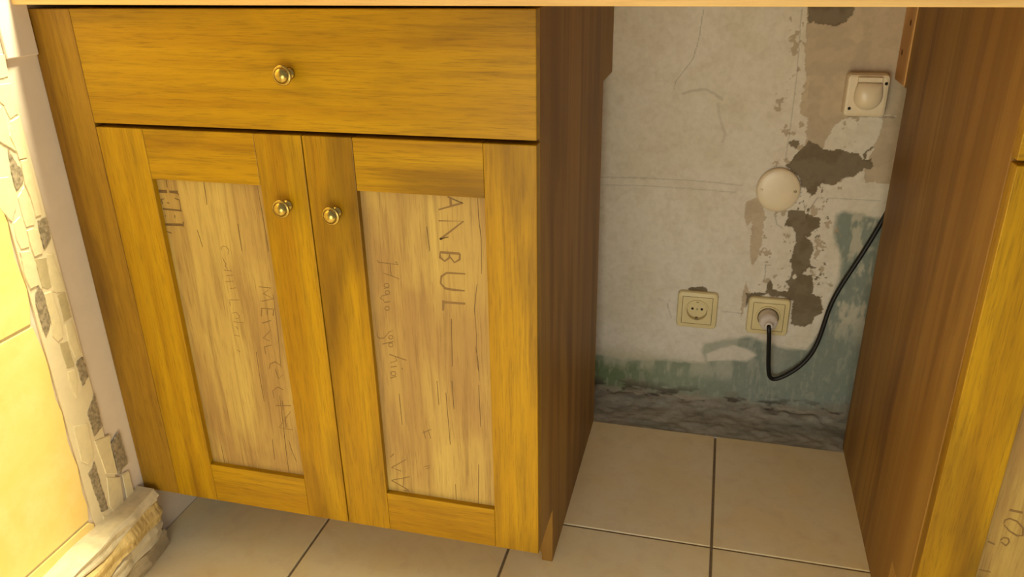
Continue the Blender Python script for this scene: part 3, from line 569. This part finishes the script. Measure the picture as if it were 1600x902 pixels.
rootR, drR = cabinet(.498, 1.108, .530, 'honey-stained wooden base cabinet cut off by the right edge, right of the sockets', 'matching base cabinets under the worktop')
knob(drR, .803, .7905, -.020)
door(rootR, .4995, .8025, .107, .7145, .066, .067, .0705, .0685, .772, .6215, (('printed_marks', 'far_marks', 'ink'),), None)
door(rootR, .8040, 1.108, .107, .7145, .0685, .0655, .0680, .0680, .835, .6165, (), None)
bm = bmesh.new(); box(bm, (.4955, .548, .704), (.4985, YW-.002, ZC-.002))
link('mounting_strip', bm, M['side_light'], rootR, bevel=.0006)
for yy, zz in ((.575, .802), (.602, .752)):
    bm = bmesh.new()
    ring = [(yy+.0050*math.cos(t*math.pi/6), zz+.0050*math.sin(t*math.pi/6)) for t in range(12)]
    prism(bm, ring, 0, .4950, .4960)
    link('screw_hole', bm, M['inner'], rootR)

# ---------------------------------------------------------------- worktop
bm = bmesh.new()
x0, x1 = XW+.001, 1.32
vs = [(x0, -.045, .8712), (x1, -.045, .8650+.0006), (x1, YW-.004, .8668), (x0, YW-.004, .8668), (x0, -.045, .906), (x1, -.045, .906), (x1, YW-.004, .906), (x0, YW-.004, .906)]
V = [bm.verts.new(v) for v in vs]
for f in ((0,3,2,1),(4,5,6,7),(0,1,5,4),(1,2,6,5),(2,3,7,6),(3,0,4,7)): bm.faces.new([V[i] for i in f])
top = link('worktop', bm, M['pine_h'], bevel=.0015)
tag(top, 'light pine worktop laid across both honey-stained base cabinets', 'worktop')

# ---------------------------------------------------------------- wall fittings
def socket(cx, cz, label):
    t = empty('wall_socket', label, 'socket', (cx, YW, cz), 'square cream wall sockets')
    def at0(bm):
        for v in bm.verts: v.co -= Vector((cx, YW, cz))
        return bm
    bm = bmesh.new(); w = .0815
    # outer frame ring
    o1 = rrect(cx, cz, w, w, .009); o2 = rrect(cx, cz, w-.004, w-.004, .008); i1 = rrect(cx, cz, .0615, .0615, .002)
    n = len(o1)
    L = [[bm.verts.new((p[0], y, p[1])) for p in P] for P, y in ((o1, YW+.004), (o1, YW-.0060), (o2, YW-.0092), (i1, YW-.0100), (i1, YW-.0050))]
    for a, b in zip(L, L[1:]):
        for i in range(n): bm.faces.new((a[i], a[(i+1) % n], b[(i+1) % n], b[i]))
    link('frame', at0(bm), M['cream_plastic'], t, smooth=False)
    g0, g1 = .0296, .0312
    bm = boxes(((cx-g1, YW-.0078, cz-g1), (cx-g0, YW-.0005, cz+g1)), ((cx+g0, YW-.0078, cz-g1), (cx+g1, YW-.0005, cz+g1)), ((cx-g0, YW-.0078, cz+g0), (cx+g0, YW-.0005, cz+g1)), ((cx-g0, YW-.0078, cz-g1), (cx+g0, YW-.0005, cz-g0)))
    link('gap_liner', at0(bm), M['groove'], t)
    # square insert with a round well
    bm = bmesh.new(); N = 64; rw = .0205
    sq = []
    for i in range(N):
        a = 2*math.pi*i/N; c, s = math.cos(a), math.sin(a); k = .0297/max(abs(c), abs(s)); sq.append((cx+c*k, cz+s*k))
    circ = lambda r: [(cx+r*math.cos(2*math.pi*i/N), cz+r*math.sin(2*math.pi*i/N)) for i in range(N)]
    L = [[bm.verts.new((p[0], y, p[1])) for p in P] for P, y in ((sq, YW-.0045), (sq, YW-.0100), (circ(.0245), YW-.0102), (circ(.0240), YW-.0122), (circ(rw+.0008), YW-.0122), (circ(rw), YW-.0112), (circ(rw-.0006), YW-.0012))]
    for a, b in zip(L, L[1:]):
        for i in range(N): bm.faces.new((a[i], a[(i+1) % N], b[(i+1) % N], b[i]))
    bm.faces.new(L[-1])
    link('insert', at0(bm), M['cream_plastic'], t)
    bm = bmesh.new()
    for sx in (-.0095, .0095): lathe(bm, [(.0026, -.001), (.0026, .0006)], (cx+sx, YW-.0014, cz), n=20)
    link('pin_hole', at0(bm), M['hole'], t)
    for sz in (-1, 1):
        zc = cz+sz*.0178
        bm = boxes(((cx-.0026, YW-.0098, min(zc, zc+sz*.0035)), (cx+.0026, YW-.0012, max(zc, zc+sz*.0035))))
        link('earth_clip', at0(bm), M['metal'], t, bevel=.0004)
    bm = bmesh.new(); lathe(bm, [(.0019, -.0005), (.0019, .0008), (.0012, .0010)], (cx, YW-.0014, cz-.0002), n=16); link('centre_screw', at0(bm), M['metal'], t)
    return t
s1 = socket(.1935, .2290, 'empty square cream wall socket low on the peeling wall, left of the plugged one')
s2 = socket(.3345, .2285, 'square cream wall socket with a white plug pushed in, right of the empty one')

# plug and cable
pc = (.3345, YW, .2285)
plug = empty('power_plug', 'white round plug with black cable, pushed into the right low socket', 'plug', pc)
bm = bmesh.new()
lathe(bm, [(.0180, .0000), (.0188, .0010), (.0188, .0150), (.0186, .0200), (.0178, .0220), (.0182, .0260), (.0180, .0320), (.0168, .0375), (.0135, .0410), (.0095, .0440), (.0078, .0490), (.0073, .0530), (.0060, .0545), (.0045, .0545), (.0042, .0500)], (0, -.0005, 0), n=56)
link('plug_body', bm, M['plug_plastic'], plug, smooth=True)
cv = bpy.data.curves.new('cable', 'CURVE'); cv.dimensions = '3D'; cv.bevel_depth = .0044; cv.bevel_resolution = 5; cv.resolution_u = 10
pts = [(.3345, YW-.050, .2280), (.3345, YW-.0585, .2275)]+[p for p in DATA['cable'][1:]]+[(.56, .622, .60), (.62, .618, .70)]
spl = cv.splines.new('NURBS'); spl.points.add(len(pts)-1)
for p, c in zip(spl.points, pts): p.co = (c[0]-pc[0], c[1]-pc[1], c[2]-pc[2], 1)
spl.use_endpoint_u = True; spl.order_u = 4
tmp = bpy.data.objects.new('cable_curve', cv); COL.objects.link(tmp)
bpy.context.view_layer.update()
mesh = bpy.data.meshes.new_from_object(tmp.evaluated_get(bpy.context.evaluated_depsgraph_get()))
bpy.data.objects.remove(tmp)
mesh.materials.clear(); mesh.materials.append(M['rubber'])
for p in mesh.polygons: p.use_smooth = True
cable = bpy.data.objects.new('cable', mesh); COL.objects.link(cable); cable.parent = plug

# round junction box cover
jc = (.3245, YW, .4940)
jb = empty('junction_box_cover', 'round off-white junction box cover between bare mortar patches on the back wall', 'box cover', jc)
bm = bmesh.new()
lathe(bm, [(.0385, -.003), (.0400, .0000), (.0405, .0050), (.0403, .0080), (.0390, .0100), (.0360, .0112), (.0250, .0122), (.0120, .0126), (.0005, .0127)], (0, 0, 0), n=72, scale=(.99, 1.05))
link('cover', bm, M['white_plastic'], jb, smooth=True)
for sx in (-.0305, .0305):
    bm = bmesh.new(); lathe(bm, [(.0027, .0105), (.0027, .0120), (.0018, .0126), (.0005, .0126)], (sx, 0, 0), n=20)
    link('screw', bm, M['metal'] if sx > 0 else M['white_plastic'], jb, smooth=False)
# lidded socket
lc = (.4510, YW, .6775)
ls = empty('covered_socket', 'square off-white wall socket with a closed rounded splash lid, near the right cabinet top', 'socket', lc)
bm = bmesh.new()
w, h = .070, .074
L = [[bm.verts.new((p[0], y, p[1])) for p in P] for P, y in ((rrect(0, 0, w, h, .007), .004), (rrect(0, 0, w, h, .007), -.020), (rrect(0, 0, w-.004, h-.004, .006), -.025), (rrect(0, 0, w-.012, h-.012, .004), -.0262))]
n = len(L[0])
for a, b in zip(L, L[1:]):
    for i in range(n): bm.faces.new((a[i], a[(i+1) % n], b[(i+1) % n], b[i]))
bm.faces.new(L[-1]); bm.faces.new(L[0][::-1])
link('housing', bm, M['white_plastic'], ls)
# lid: straight top, round lower edge, domed
def lid_outline(r, top, nn=40):
    out = []
    for i in range(nn+1):
        a = math.radians(180+180*i/nn); out.append((r*math.cos(a), r*math.sin(a)))
    return out+[(r*.96, top*.5), (r*.86, top), (-r*.86, top), (-r*.96, top*.5)]
bm = bmesh.new(); L = []
for k, (s, y) in enumerate(((1, -.0255), (1, -.0290), (.96, -.0312), (.82, -.0345), (.6, -.0372), (.35, -.0388), (.12, -.0393))):
    L.append([bm.verts.new((p[0]*s+.002, y, p[1]*s-.001)) for p in lid_outline(.0235, .0235)])
n = len(L[0])
for a, b in zip(L, L[1:]):
    for i in range(n): bm.faces.new((a[i], a[(i+1) % n], b[(i+1) % n], b[i]))
bm.faces.new(L[-1])
link('lid', bm, M['white_plastic'], ls, smooth=True)
link('hinge', boxes(((-.0185, -.0315, .0240), (.0215, -.0255, .0325))), M['white_plastic'], ls, bevel=.0012)
for sx, sz in ((.0285, .0215), (-.0255, -.0225)):
    bm = bmesh.new(); lathe(bm, [(.0028, .0255), (.0028, .0266), (.0022, .0268)], (sx, 0, sz), n=20); link('screw', bm, M['hole'], ls)
